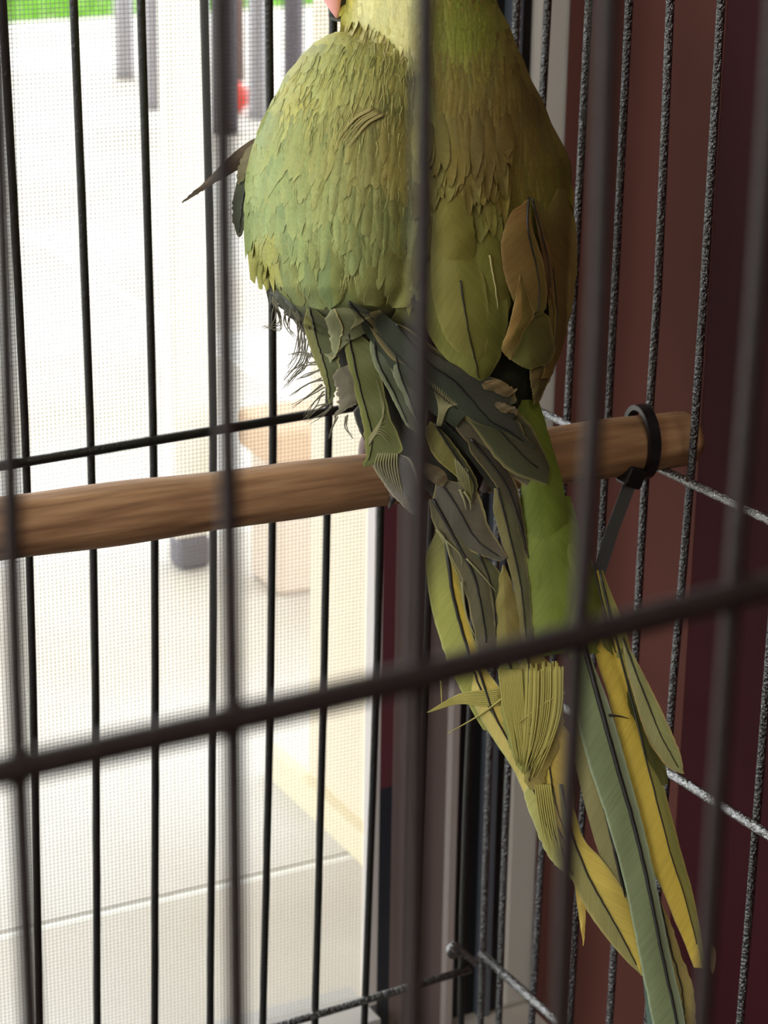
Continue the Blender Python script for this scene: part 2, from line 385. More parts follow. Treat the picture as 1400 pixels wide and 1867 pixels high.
# base tray below the picture and top rails above it
tr = MB().box(-.12, XR+.006, YF-.006, YB+.006, .0, .004)
for a in ((-.12, XR+.006, YF-.006, YF-.003), (-.12, XR+.006, YB+.003, YB+.006)): tr.box(*a, .004, .022)
for a in ((-.12, -.117), (XR+.003, XR+.006)): tr.box(a[0], a[1], YF-.006, YB+.006, .004, .022)
tr.build('tray', M_tray, cage, bevel=.001)
for (a, b) in (((-.12, YB), (XR, YB)), ((-.12, YF), (XR, YF)), ((XR, YF), (XR, YB)), ((-.118, YF), (-.118, YB))):
    MB().tube([(*a, .80), (*b, .80)], .002, 10).build('top_rail', M_wire, cage, smooth=True)
for a in ((-.118, YB), (-.118, YF), (XR, YF)):
    MB().tube([(*a, .004), (*a, .80)], .002, 10).build('corner_post', M_wire, cage, smooth=True)

# ================================================================ perch and cable tie
YP = .5492
pa = on(-200, 990, 1, YP); pb = on(1272, 797, 1, YP)
pm = bpy.data.meshes.new('perch'); V = []; Fc = []; n = 36; K = 120
for i in range(K):
    t = i/(K-1); c = pa.lerp(pb, t); r = .00792 + .0004*math.sin(t*9) + .0002*math.sin(t*31)
    e_ = min(1, (1-t)*(pb-pa).length/.005); r *= math.sqrt(max(0, 1-(1-e_)**2))*.96 + .04
    for k in range(n):
        a = 2*math.pi*k/n
        nn = mnoise.noise(Vector((c.x*9, math.cos(a)*1.4, math.sin(a)*1.4)))*.00035 + mnoise.noise(Vector((c.x*60, math.cos(a)*4, math.sin(a)*4)))*.00012
        V.append((c.x, c.y+(r+nn)*math.cos(a), c.z+(r+nn)*math.sin(a)))
for i in range(K-1):
    for k in range(n): Fc.append([i*n+k, i*n+(k+1) % n, (i+1)*n+(k+1) % n, (i+1)*n+k])
Fc.append(list(range(n))[::-1]); Fc.append([(K-1)*n+k for k in range(n)])
pm.from_pydata(V, [], Fc); perch = link('perch', pm, M_wood); tag(perch, 'round brown wooden perch rod running across the birdcage under the parrot', 'perch')
tie = empty('cable_tie', tuple(on(1172, 800, 1, YP)), 'black plastic cable tie looped around the perch end and cage wire', 'cable tie')
tc = on(1160, 800, 1, YP); bandv = MB(); nb = 40
def tie_pt(a, rr, off):
    # a=0 towards the camera; the loop leans so its far side passes outside the cage wire
    return (tc.x + off + .0035*(1-math.cos(a))*.5 + .0, tc.y - (rr)*math.cos(a), tc.z - .0006 + (rr+.0012*max(0, -math.sin(a)))*math.sin(a))
for i in range(nb):
    a = 2*math.pi*i/nb
    for rr, off in ((.0088, -.0018), (.0103, -.0018), (.0103, .0018), (.0088, .0018)): bandv.v.append(tie_pt(a, rr, off))
for i in range(nb):
    for k in range(4):
        j = (i+1) % nb; bandv.f.append([i*4+k, i*4+(k+1) % 4, j*4+(k+1) % 4, j*4+k])
bandv.build('loop', M_tie, tie, smooth=False)
hp = on(1151, 868, 1, YP-.006)
hd = MB().box(-.0032, .0032, -.0025, .0025, -.0030, .0030).build('locking_head', M_tie, None, bevel=.0008)
hd.location = hp; hd.rotation_euler = (0, rad(24), 0); settle(hd, tie)
t0 = on(1152, 872, 1, YP-.006); t1 = on(1086, 1062, 1, YP-.012); dv = (t1-t0); sd = Vector((.86, .0, .5)).cross(dv).normalized()
sdv = dv.cross(F).normalized()*.0018; nv = F*.0006; st = MB()
for p in (t0, t0.lerp(t1, .5)+Vector((-.0006, 0, 0)), t1):
    st.v += [tuple(p+sdv+nv), tuple(p-sdv+nv), tuple(p-sdv-nv), tuple(p+sdv-nv)]
for i in range(2):
    for k in range(4): st.f.append([i*4+k, i*4+(k+1) % 4, (i+1)*4+(k+1) % 4, (i+1)*4+k])
st.f += [[3, 2, 1, 0], [8, 9, 10, 11]]
st.build('tail_strip', M_tie, tie)

# ================================================================ parrot
def interp(tab, y):
    if y <= tab[0][0]: return tab[0][1:]
    for a, b in zip(tab, tab[1:]):
        if y <= b[0]:
            t = (y-a[0])/(b[0]-a[0]); t = t*t*(3-2*t)*.5 + t*.5
            return [p+(q-p)*t for p, q in zip(a[1:], b[1:])]
    return tab[-1][1:]
# rows of the trunk: y, centre x, half width (px at that depth), depth of the back, half thickness (m)
BODY = [(-275, 735, 8, .662, .003), (-262, 737, 55, .648, .014), (-225, 742, 98, .636, .022), (-160, 752, 128, .627, .027), (-80, 762, 140, .621, .029), (0, 768, 137, .618, .029),
        (60, 782, 152, .613, .031), (130, 772, 190, .609, .033), (200, 762, 234, .606, .036), (300, 762, 280, .604, .039), (400, 762, 284, .604, .040),
        (500, 765, 274, .605, .040), (580, 772, 240, .608, .038), (660, 785, 185, .613, .032), (740, 800, 135, .619, .025), (820, 815, 92, .625, .016), (890, 825, 50, .629, .009), (940, 830, 8, .632, .003)]
LAY = BODY[:12] + [(580, 775, 262, .607, .038), (660, 790, 240, .611, .032), (740, 815, 215, .616, .024), (820, 840, 190, .620, .016), (900, 870, 180, .622, .012),
        (1000, 905, 170, .624, .009), (1200, 965, 160, .627, .007), (1500, 1085, 165, .630, .007), (1950, 1240, 160, .633, .007)]
WING = [(58, 626, 14, 0.622, 0.006), (66, 630, 38, 0.614, 0.012), (80, 647, 77, 0.609, 0.018), (105, 657, 112, 0.604, 0.024), (140, 657, 139, 0.6, 0.028), (200, 644, 156, 0.597, 0.031), (280, 629, 173, 0.595, 0.033), (360, 624, 176, 0.594, 0.033), (440, 625, 169, 0.595, 0.032), (520, 638, 142, 0.599, 0.026), (570, 650, 105, 0.604, 0.018), (620, 660, 40, 0.612, 0.008)]
def surf(tab, x, y):
    cx, hw, zb, D = interp(tab, y); u = max(-.985, min(.985, (x-cx)/hw))
    return zb + D*(1-math.sqrt(1-u*u))
def zs(x, y):
    z = surf(LAY, x, y)
    if 58 < y < 620:
        cx, hw, zb, D = interp(WING, y)
        if -hw*1.35 < x-cx < hw*1.08: z = min(z, surf(WING, x, y))
    return z
parrot = empty('parrot', tuple(P(790, 860, .655)), 'green and yellow long-tailed parrot with ragged feathers, perched with its back turned', 'parrot')
def loft(tab, name, nseg=56, sub=4, y0=None):
    ys = []
    for a, b in zip(tab, tab[1:]):
        for k in range(sub): ys.append(a[0]+(b[0]-a[0])*k/sub)
    ys.append(tab[-1][0]); V = []; Fc = []
    for y in ys:
        cx, hw, zb, D = interp(tab, y)
        for k in range(nseg):
            a = 2*math.pi*k/nseg
            z = zb + D - D*math.sin(a); x = cx + hw*math.cos(a)*(1 if True else 1)
            p = P(x, y, z); nn = mnoise.noise(p*60)*.0008
            V.append(p + F*nn)
    for i in range(len(ys)-1):
        for k in range(nseg): Fc.append([i*nseg+k, i*nseg+(k+1) % nseg, (i+1)*nseg+(k+1) % nseg, (i+1)*nseg+k])
    Fc.append(list(range(nseg))); Fc.append([(len(ys)-1)*nseg+k for k in range(nseg)][::-1])
    me = bpy.data.meshes.new(name); me.from_pydata(V, [], Fc); me.update()
    return me, ys, nseg
def mixc(a, b, t): t = max(0, min(1, t)); return tuple(p+(q-p)*t for p, q in zip(a, b))
def sstep(a, b, x): t = max(0, min(1, (x-a)/(b-a))); return t*t*(3-2*t)
def in_wing(x, y):
    if not 58 < y < 620: return False
    cx, hw, zb, D = interp(WING, y); return abs(x-cx) < hw and surf(WING, x, y) < surf(LAY, x, y)+.0005
def plumage(x, y, wing=None):
    """plumage colour by place on the bird, with shade painted into the right back"""
    n1 = mnoise.noise(Vector((x*.012, y*.007, 1.3))); n2 = mnoise.noise(Vector((x*.03, y*.012, 7.1)))
    iw = in_wing(x, y) if wing is None else wing
    if iw:
        c = mixc((144, 146, 82), (134, 149, 93), sstep(150, 470, y)*.7 + .5*sstep(620, 480, x)*sstep(120, 300, y))
        c = mixc(c, (161, 154, 78), sstep(.05, .5, n1)*.75); c = mixc(c, (165, 158, 74), sstep(130, 60, y)*.8)
        c = mixc(c, (150, 133, 83), sstep(140, 0, math.hypot(x-690, (y-240)*.8))*.4)
    else:
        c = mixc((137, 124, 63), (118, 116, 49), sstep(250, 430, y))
        c = mixc(c, (196, 190, 131), sstep(120, 60, y)*sstep(800, 740, x))        # pale neck side
        c = mixc(c, (179, 172, 72), sstep(110, 40, y)*sstep(655, 632, x))          # yellow throat edge
        c = mixc(c, (113, 123, 45), sstep(110, 0, math.hypot((x-850)*.9, y-25))*.9)   # green nape
        c = mixc(c, (104, 83, 41), sstep(150, 20, math.hypot(x-930, (y-245)*.9))*.75)  # shadow and maroon wall reflection painted brown on the shoulder
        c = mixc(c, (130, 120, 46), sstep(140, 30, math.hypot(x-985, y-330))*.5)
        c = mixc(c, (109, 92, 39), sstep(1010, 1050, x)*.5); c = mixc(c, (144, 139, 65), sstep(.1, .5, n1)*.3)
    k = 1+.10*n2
    if not iw and y > 90: k *= .88  # back outside the wing darkened, shade put into its colour
    return tuple(v*k for v in c)
def setcol(me, cols):
    a = me.color_attributes.new('col', 'FLOAT_COLOR', 'POINT')
    fl = []
    for c in cols: fl += [*lin(tuple(max(0, min(255, v)) for v in c)), 1]
    a.data.foreach_set('color', fl)
def setuv(me, uvs):
    l = me.uv_layers.new(name='vane'); fl = [0]*(2*len(me.loops))
    for i, lp in enumerate(me.loops): fl[2*i], fl[2*i+1] = uvs[lp.vertex_index]
    l.data.foreach_set('uv', fl)
def px_of(p):
    v = p-CAM; d = v.dot(F); return 700+FPX*v.dot(R)/d, 933.5-FPX*v.dot(U)/d
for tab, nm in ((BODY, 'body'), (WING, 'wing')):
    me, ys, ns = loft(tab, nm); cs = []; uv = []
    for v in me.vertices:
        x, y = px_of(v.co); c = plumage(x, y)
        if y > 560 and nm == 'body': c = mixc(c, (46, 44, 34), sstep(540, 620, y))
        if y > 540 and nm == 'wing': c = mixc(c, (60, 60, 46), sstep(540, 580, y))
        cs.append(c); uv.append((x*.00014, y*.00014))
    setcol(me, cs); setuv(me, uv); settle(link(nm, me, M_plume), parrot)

SH = 1e-3
def feather(name, Lp, Rp, cl, cr, lay=1.0, lift=0.0, shaft=.5, dark=True, rag=1.5, edge=None, edgew=.16, tipc=None, notches=(), rows=34, cols=12, cup=.8, shaftr=.00035, shaftend=.96, zoff=None, nosh=False, basec=None, tuck=0, hide=.3):
    """a flight or covert feather laid between its two edge lines; lay/lift in mm towards the viewer's side of the bird"""
    Le = catmull([Vector((x, y, 0)) for x, y in Lp], rows); Re = catmull([Vector((x, y, 0)) for x, y in Rp], rows)
    rnd = random.Random(hash(name)*0 + int(Lp[0][0]*13+Lp[0][1]*7+Rp[-1][0]))
    V = []; C = []; UVs = []; Fc = []; W = cols+1; mid = []
    length = sum((Le[i+1]-Le[i]).length for i in range(rows-1))*.00014
    for i in range(rows):
        t = i/(rows-1); a, b = Le[i], Re[i]
        ja = rnd.uniform(-rag, rag)*(.3+t); jb = rnd.uniform(-rag, rag)*(.3+t); d = (b-a); wid = d.length
        if wid > 1e-6: a = a - d/wid*ja; b = b + d/wid*jb
        if not tuck and t < .16 and len(Lp) > 2:
            q = .3+.7*sstep(-.03, .16, t); mm = a.lerp(b, shaft); a = mm.lerp(a, q); b = mm.lerp(b, q)
        cuts = [0, 0]
        for (sd, tt, dep, wdt) in notches:
            q = 1-abs(t-tt)/wdt
            if q > 0: cuts[0 if sd == 'L' else 1] = max(cuts[0 if sd == 'L' else 1], dep*q)
        for j in range(W):
            s = j/cols
            if s < shaft: s2 = shaft + (s-shaft)*(1-cuts[0])
            else: s2 = shaft + (s-shaft)*(1-cuts[1])
            p = a.lerp(b, s2); w_ = (s2-shaft)/(shaft if s2 < shaft else 1-shaft) if 0 < shaft < 1 else s2
            z = zs(p.x, p.y) if zoff is None else zoff
            z -= (lay + lift*t - tuck*(1-sstep(0, hide, t)) + cup*(1-w_*w_)*min(1, wid/60) + .12*math.sin(t*17+s*5))*SH
            V.append(P(p.x, p.y, z))
            c = cl if s2 < shaft else cr
            if edge and abs(w_) > 1-edgew: c = mixc(c, edge, (abs(w_)-(1-edgew))/edgew*1.2)
            if tipc: c = mixc(c, tipc, sstep(.7, 1, t))
            if basec: c = mixc(basec, c, sstep(0, .35, t))
            k = 1+.07*mnoise.noise(Vector((p.x*.02, p.y*.01, lay)))
            C.append(tuple(v*k for v in c)); UVs.append((w_*max(wid, 10)*.5*.00014, t*length))
        s2 = a.lerp(b, shaft); z = (zs(s2.x, s2.y) if zoff is None else zoff) - (lay+lift*t-tuck*(1-sstep(0, hide, t))+cup*min(1, wid/60)+.22)*SH
        mid.append(P(s2.x, s2.y, z))
    for i in range(rows-1):
        for j in range(cols): Fc.append([i*W+j, i*W+j+1, (i+1)*W+j+1, (i+1)*W+j])
    me = bpy.data.meshes.new(name); me.from_pydata(V, [], Fc); me.update(); setcol(me, C); setuv(me, UVs)
    o = settle(link(name, me, M_feather), parrot)
    if not nosh:
        k = max(3, int(rows*shaftend)); k0 = int(rows*hide*.8) if tuck else 0; mb = MB().tube(mid[k0:k], shaftr*.85, 6, r1=shaftr*.35)
        s = mb.build('shaft', M_shaft if dark else M_shaftpale, None, smooth=True)
        s.parent = o; s.matrix_parent_inverse = o.matrix_world.inverted() if False else Matrix.Identity(4)
        s.matrix_parent_inverse = Matrix.Translation(parrot.location*0)
        s.matrix_parent_inverse = (Matrix.Translation(parrot.location) @ o.matrix_parent_inverse).inverted()
    return o

# ---- contour feathers: small overlapping plumes over the back and the drooping wing
def flow(x, y):
    if in_wing(x, y):
        a = -.42*sstep(330, 90, y)*sstep(760, 560, x) + .10*sstep(560, 460, x)*sstep(250, 450, y)*1.5 - .05
        a += .5*sstep(110, 66, y)*0
    else:
        a = -.10*sstep(780, 640, x)*sstep(200, 60, y) + .16*sstep(820, 1030, x)*sstep(60, 260, y) - .10*sstep(900, 1050, x)*sstep(380, 560, y)
    return a
def plumes(rows_, keep, size, lay, seed, cols_=6, lift=(.2, .5), soft=.22, jag=1):
    rnd = random.Random(seed); V = []; C = []; UVs = []; Fc = []
    y0, y1, dy, x0, x1, dx = rows_; y = y1; rowk = 0
    while y > y0:
        x = x0 + (rowk % 2)*dx*.5
        while x < x1:
            bx = x + rnd.uniform(-.4, .4)*dx; by = y + rnd.uniform(-.4, .4)*dy; x += dx
            if not keep(bx, by): continue
            ln = size[0]*rnd.uniform(.75, 1.25); wd = size[1]*rnd.uniform(.8, 1.2); a = flow(bx, by) + rnd.uniform(-.14, .14)
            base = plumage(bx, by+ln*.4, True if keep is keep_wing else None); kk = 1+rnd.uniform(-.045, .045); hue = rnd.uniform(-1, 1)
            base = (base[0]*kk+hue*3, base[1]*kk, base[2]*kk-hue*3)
            b = len(V); nr = 7; nc = cols_; jit = [rnd.uniform(-.13, .1)*jag for _ in range(nc+1)]; ph = rnd.uniform(*lift)
            for i in range(nr):
                t = i/(nr-1)
                for j in range(nc+1):
                    s = 2*j/nc-1
                    wv = wd*.5*math.sin(math.pi*min(1, .18+.52*t))**.7
                    tt = t*(1-.22*s*s*t) + (jit[j]*t**3)
                    px = bx + s*wv*math.cos(a) + tt*ln*math.sin(a); py = by + tt*ln*math.cos(a) - s*wv*math.sin(a)*.4
                    z = zs(px, py) - (lay + ph*(.15+1.0*t) + .35*(1-s*s))*SH
                    V.append(P(px, py, z)); e_ = abs(s)
                    c = mixc(base, (205, 200, 130) if in_wing(bx, by) else (178, 160, 84), soft*max(sstep(.55, 1, t), sstep(.6, 1, e_)*t))
                    c = mixc(c, tuple(v*.88 for v in base), .6*sstep(.35, 0, t)); C.append(c); UVs.append((s*wv*.00014, t*ln*.00014))
            for i in range(nr-1):
                for j in range(nc): Fc.append([b+i*(nc+1)+j, b+i*(nc+1)+j+1, b+(i+1)*(nc+1)+j+1, b+(i+1)*(nc+1)+j])
        y -= dy; rowk += 1
    me = bpy.data.meshes.new('contour_feathers'); me.from_pydata(V, [], Fc); me.update(); setcol(me, C); setuv(me, UVs)
    return settle(link('contour_feathers', me, M_plume, None, 'stuff'), parrot)
def keep_wing(x, y):
    if not 60 < y < 436: return False
    cx, hw, zb, D = interp(WING, y); cx2, hw2, _, _ = interp(WING, min(619, y+45))
    return cx-hw*.97 < x < cx+hw*.93 and x > cx2-hw2*.98
def keep_body(x, y):
    if not -262 < y < 470: return False
    cx, hw, zb, D = interp(BODY, y)
    if abs(x-cx) > hw*.95 or (y > 340 and x < 570): return False
    if in_wing(x, y+20) : return False
    return True
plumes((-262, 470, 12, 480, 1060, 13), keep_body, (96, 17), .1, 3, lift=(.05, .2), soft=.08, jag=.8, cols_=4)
plumes((62, 430, 11, 430, 815, 11), keep_wing, (92, 15), .35, 5, lift=(.1, .4), soft=.2, cols_=4)
plumes((200, 392, 17, 440, 815, 15), keep_wing, (116, 20), .6, 9, lift=(.15, .6), soft=.2, jag=.9, cols_=4)

G1 = (125, 140, 92); G2 = (136, 143, 90); YG = (144, 140, 76); DK = (62, 65, 50); SL = (66, 68, 59); OL = (101, 98, 51)
# ---- dark feathers at the left edge of the drooping wing
feather('wing_feather', [(446, 290), (426, 350), (424, 400), (432, 431)], [(470, 300), (462, 360), (452, 405), (438, 433)], (75, 80, 62), (83, 86, 69), -1, edge=(102, 102, 84), rag=2)
feather('wing_feather', [(456, 310), (444, 370), (446, 410), (458, 432)], [(486, 310), (478, 370), (472, 410), (462, 434)], (94, 97, 83), (108, 110, 95), -.5, edge=(120, 120, 103), rag=2)
feather('wing_feather', [(452, 262), (436, 300), (432, 322), (431, 334)], [(478, 262), (474, 292), (456, 318), (434, 336)], (126, 118, 89), (133, 127, 94), .2, rag=2.5, nosh=True, rows=18)
feather('wing_feather', [(458, 420), (468, 470), (480, 510), (490, 552)], [(474, 418), (486, 470), (494, 520), (496, 556)], (73, 73, 68), (88, 88, 82), -1.5, rag=.6, nosh=True)
feather('wing_feather', [(468, 425), (490, 500), (520, 550), (548, 578)], [(510, 430), (524, 500), (540, 545), (562, 582)], (104, 105, 93), (94, 97, 86), -.8, rag=2.5)
feather('wing_feather', [(470, 470), (486, 520), (510, 560), (528, 580)], [(490, 470), (515, 530), (530, 560), (540, 584)], (114, 114, 102), (103, 103, 92), -1.2, rag=3, nosh=True)
feather('wing_feather', [(482, 238), (424, 280), (382, 322), (331, 369)], [(484, 268), (436, 308), (398, 330), (333, 371)], (93, 79, 63), (82, 69, 57), 0, zoff=.628, rag=1, nosh=True, tipc=(70, 62, 52))
# ---- greater coverts of the drooping wing, left to right
for Lq, Rq, c0, c1, ly in (
    ([(446, 350), (462, 430), (478, 480), (500, 520)], [(500, 350), (505, 430), (512, 490), (510, 530)], (135, 143, 90), (138, 145, 87), .3),
    ([(470, 370), (484, 450), (505, 515), (540, 556)], [(535, 370), (545, 450), (556, 520), (556, 560)], (133, 143, 90), (140, 145, 86), .7),
    ([(515, 370), (528, 450), (545, 520), (568, 562)], [(585, 380), (588, 460), (592, 530), (590, 565)], (130, 143, 92), (135, 145, 90), 1.1),
    ([(560, 380), (570, 460), (578, 530), (598, 566)], [(640, 390), (637, 460), (632, 520), (622, 550)], (126, 141, 90), (141, 147, 85), 1.5),
    ([(632, 400), (636, 470), (650, 530), (664, 556)], [(702, 400), (704, 470), (704, 530), (694, 560)], (135, 138, 80), (140, 141, 81), 1.3),
    ([(676, 400), (688, 470), (700, 535), (712, 562)], [(748, 400), (752, 470), (754, 530), (746, 560)], (139, 140, 80), (143, 141, 79), 1.8),
    ([(728, 400), (740, 470), (748, 520), (758, 548)], [(800, 400), (806, 470), (800, 520), (784, 550)], (132, 130, 71), (132, 126, 66), 1.2)):
    feather('covert_feather', Lq, Rq, c0, c1, ly*.5, rag=3.2, dark=False, edge=(151, 148, 96), nosh=True, basec=(145, 140, 81), cup=.9, tuck=1.6, hide=.6)
# ---- long dark primaries crossing from under the wing to the right
feather('wing_feather', [(850, 700), (905, 690), (940, 720), (955, 790), (974, 812)], [(640, 520), (700, 640), (770, 690), (855, 766), (910, 785), (972, 818)], (62, 62, 51), (55, 59, 46), 3.2, edge=(125, 111, 71), edgew=.06, shaft=.62, rag=2, notches=(('L', .62, .22, .05), ('L', .72, .3, .04)))
feather('wing_feather', [(690, 560), (800, 640), (900, 720), (968, 775), (1002, 850)], [(650, 580), (760, 690), (850, 766), (925, 858), (998, 884)], (70, 67, 48), (64, 65, 43), 2.2, edge=(125, 116, 74), edgew=.07, shaft=.55, rag=1.2)
feather('wing_feather', [(800, 700), (900, 790), (975, 830), (1003, 862)], [(790, 720), (870, 830), (950, 880), (972, 899), (1000, 898)], (77, 71, 53), (80, 74, 56), 1.2, edge=(125, 109, 77), edgew=.08, rag=1, nosh=True)
feather('wing_feather', [(640, 540), (740, 620), (830, 690), (870, 730)], [(632, 560), (690, 640), (760, 730), (830, 780)], (62, 65, 53), (54, 59, 44), 2.6, rag=1, shaft=.55)
feather('wing_feather', [(890, 690), (915, 694), (932, 706), (944, 706)], [(872, 706), (905, 716), (926, 722), (942, 714)], (125, 106, 72), (110, 94, 64), 4.2, rag=2.5, rows=16, nosh=True)
feather('wing_feather', [(905, 730), (925, 738), (940, 744), (946, 750)], [(900, 742), (918, 752), (934, 752), (943, 756)], (117, 104, 79), (105, 91, 65), 4.2, rag=2.5, rows=14, nosh=True)
# ---- dark rump feathers, coloured to stand in for shade under the right wing
feather('rump_shade_feather', [(905, 620), (900, 680), (915, 720), (940, 760)], [(985, 640), (985, 690), (978, 720), (962, 760)], (34, 34, 22), (32, 36, 20), -2, rag=1, nosh=True)
feather('rump_shade_feather', [(870, 600), (880, 660), (900, 700), (920, 730)], [(945, 610), (955, 660), (960, 710), (950, 740)], (36, 36, 24), (34, 36, 22), -1.5, rag=1, nosh=True)
# ---- broad green coverts of the folded right wing
feather('covert_feather', [(770, 430), (768, 540), (782, 610), (830, 672), (868, 704)], [(860, 400), (915, 500), (926, 580), (912, 650), (884, 702)], (117, 118, 57), (109, 109, 48), 3.0, shaft=.48, rag=1, edge=(135, 135, 71), tuck=2.2, hide=.55, edgew=.08, cup=1.6, basec=(118, 109, 50))
feather('covert_feather', [(790, 380), (785, 480), (792, 560), (815, 620), (860, 668)], [(840, 400), (880, 500), (892, 580), (886, 640), (870, 668)], (128, 123, 62), (118, 115, 52), 4.2, shaft=.55, rag=1, edge=(144, 139, 75), tuck=2.2, hide=.55, edgew=.08, basec=(120, 109, 50), shaftr=.0003)
feather('covert_feather', [(830, 360), (850, 450), (880, 540), (900, 600)], [(925, 360), (930, 450), (932, 540), (918, 610)], (111, 109, 48), (114, 109, 48), 2.8, rag=1, dark=False, basec=(118, 109, 50), tuck=2.2, hide=.55)
feather('covert_feather', [(780, 330), (790, 400), (805, 460), (830, 500)], [(850, 330), (862, 400), (866, 450), (850, 500)], (120, 113, 51), (117, 110, 48), 3.6, rag=2, nosh=True, basec=(119, 106, 51), tuck=2.2, hide=.55)
plumes((190, 405, 15, 776, 925, 13), lambda x, y: True, (124, 22), -.35, 21, lift=(1.2, 3.0), soft=.04, jag=.7, cols_=4)
# ---- crumpled rusty feathers at the right flank
RU = (145, 110, 62); RG = (125, 119, 62)
feather('wing_feather', [(1000, 340), (985, 450), (1000, 560), (1000, 650), (972, 730)], [(1046, 350), (1052, 450), (1046, 540), (1020, 650), (980, 738)], (123, 106, 57), (116, 95, 51), 1.2, rag=1.5, nosh=True, basec=(121, 108, 59))
feather('wing_feather', [(962, 360), (990, 440), (1004, 520), (1010, 600), (985, 690)], [(1000, 370), (1030, 450), (1040, 520), (1034, 600), (1004, 690)], (132, 110, 58), (119, 99, 53), 2.2, rag=1.5, shaft=.2, basec=(124, 111, 59))
feather('wing_feather', [(962, 358), (930, 390), (913, 450), (922, 510), (938, 552), (955, 580)], [(964, 360), (972, 420), (992, 480), (998, 530), (990, 570), (962, 584)], (138, 112, 62), (133, 117, 62), 3.8, shaft=.8, rag=1, edge=(163, 135, 86), edgew=.07, tipc=(118, 119, 66), shaftr=.0004, basec=RU)
feather('wing_feather', [(930, 560), (930, 610), (922, 645), (950, 668), (968, 674)], [(1000, 560), (1008, 610), (1012, 640), (1000, 662), (975, 672)], (119, 121, 65), (113, 107, 58), 2.6, rag=1, edge=(151, 137, 82), edgew=.06, nosh=True)
feather('wing_feather', [(946, 500), (938, 548), (926, 600), (914, 636), (928, 656)], [(952, 500), (966, 550), (974, 575), (958, 600), (934, 655)], (154, 124, 70), (124, 109, 55), 4.6, rag=.8, edge=(173, 150, 94), edgew=.1, nosh=True, tipc=(133, 117, 67))
feather('wing_feather', [(965, 662), (966, 690), (970, 715), (972, 735)], [(1008, 650), (1004, 684), (992, 712), (975, 738)], (102, 88, 51), (84, 72, 41), 1.6, rag=1, edge=(151, 132, 89), edgew=.08, nosh=True)
feather('wing_feather', [(968, 362), (980, 420), (992, 480), (1002, 540)], [(972, 360), (992, 420), (1006, 470), (1008, 530)], (104, 78, 47), (131, 102, 59), 4.4, rag=.5, shaft=.5)
# ---- ragged flank feathers, left below the wing
feather('flank_feather', [(548, 560), (562, 625), (588, 690), (600, 738)], [(596, 566), (614, 630), (618, 690), (604, 738)], (112, 111, 61), (79, 82, 51), .8, shaft=.35, rag=2, edge=(142, 136, 81), edgew=.1)
feather('flank_feather', [(588, 566), (602, 620), (604, 660), (592, 645)], [(660, 556), (688, 590), (668, 606), (600, 645)], (121, 123, 88), (110, 112, 79), 2.2, shaft=.3, rag=3, edge=(150, 149, 111), edgew=.12, dark=False)
feather('flank_feather', [(622, 610), (640, 690), (660, 770), (666, 820), (662, 852)], [(684, 600), (694, 680), (712, 760), (732, 822), (670, 850)], (102, 105, 51), (89, 92, 51), 1.6, shaft=.22, rag=2, edge=(127, 124, 70), edgew=.08)
feather('flank_feather', [(676, 596), (676, 650), (706, 710), (740, 776)], [(706, 604), (724, 670), (752, 730), (772, 800)], (106, 111, 83), (79, 83, 62), 2.0, shaft=.25, rag=1, edge=(137, 138, 106), edgew=.1)
feather('flank_feather', [(702, 610), (712, 670), (735, 725), (760, 770)], [(750, 620), (765, 690), (778, 740), (776, 800)], (110, 113, 88), (74, 77, 61), 2.4, shaft=.3, rag=1, edge=(139, 139, 108), edgew=.1)
feather('flank_feather', [(596, 680), (610, 700), (616, 735), (612, 760)], [(648, 660), (668, 690), (668, 720), (624, 752)], (107, 100, 82), (95, 89, 72), 1.0, rag=4, nosh=True, edge=(153, 144, 116))
feather('flank_feather', [(640, 736), (652, 780), (662, 800), (668, 828)], [(680, 740), (700, 800), (720, 860), (742, 926)], (38, 39, 39), (73, 69, 62), .2, rag=2, edge=(128, 120, 103), edgew=.08)
feather('flank_feather', [(668, 830), (686, 862), (716, 904), (752, 938)], [(740, 820), (758, 860), (765, 900), (756, 938)], (99, 93, 84), (78, 74, 70), .8, rag=1, edge=(150, 141, 117), edgew=.1, nosh=True)
# ---- middle: dark olive feathers between flank and tail
feather('tail_covert', [(768, 760), (790, 830), (836, 874), (858, 916)], [(800, 776), (842, 830), (870, 880), (862, 916)], (94, 88, 42), (57, 57, 36), 2.8, shaft=.75, rag=1, edge=(136, 124, 70), edgew=.1)
feather('tail_covert', [(762, 840), (775, 868), (790, 880), (802, 888)], [(792, 846), (812, 862), (816, 872), (810, 886)], (88, 76, 54), (80, 68, 48), 3.2, rag=1, rows=14, nosh=True)
feather('tail_covert', [(776, 890), (800, 940), (850, 1000), (912, 1024)], [(836, 866), (872, 900), (892, 960), (926, 1016)], (78, 74, 62), (84, 77, 62), 2.0, shaft=.45, rag=1, edge=(142, 129, 80), edgew=.06)
feather('tail_covert', [(836, 800), (900, 880), (938, 950), (962, 1020)], [(880, 800), (935, 870), (950, 920), (964, 1016)], (62, 57, 38), (52, 46, 36), 1.6, shaft=.5, rag=1, edge=(127, 110, 65), edgew=.06)
feather('tail_covert', [(768, 910), (800, 975), (842, 1060), (872, 1190)], [(810, 910), (850, 975), (892, 1060), (908, 1190)], (85, 80, 56), (81, 77, 55), 1.7, shaft=.5, rag=1, edge=(143, 132, 90), edgew=.08, shaftr=.00055)
feather('tail_covert', [(842, 1000), (872, 1060), (884, 1120), (888, 1190)], [(905, 1020), (918, 1070), (922, 1130), (920, 1190)], (70, 75, 45), (75, 75, 47), 1.1, rag=1, edge=(122, 116, 70), edgew=.1)
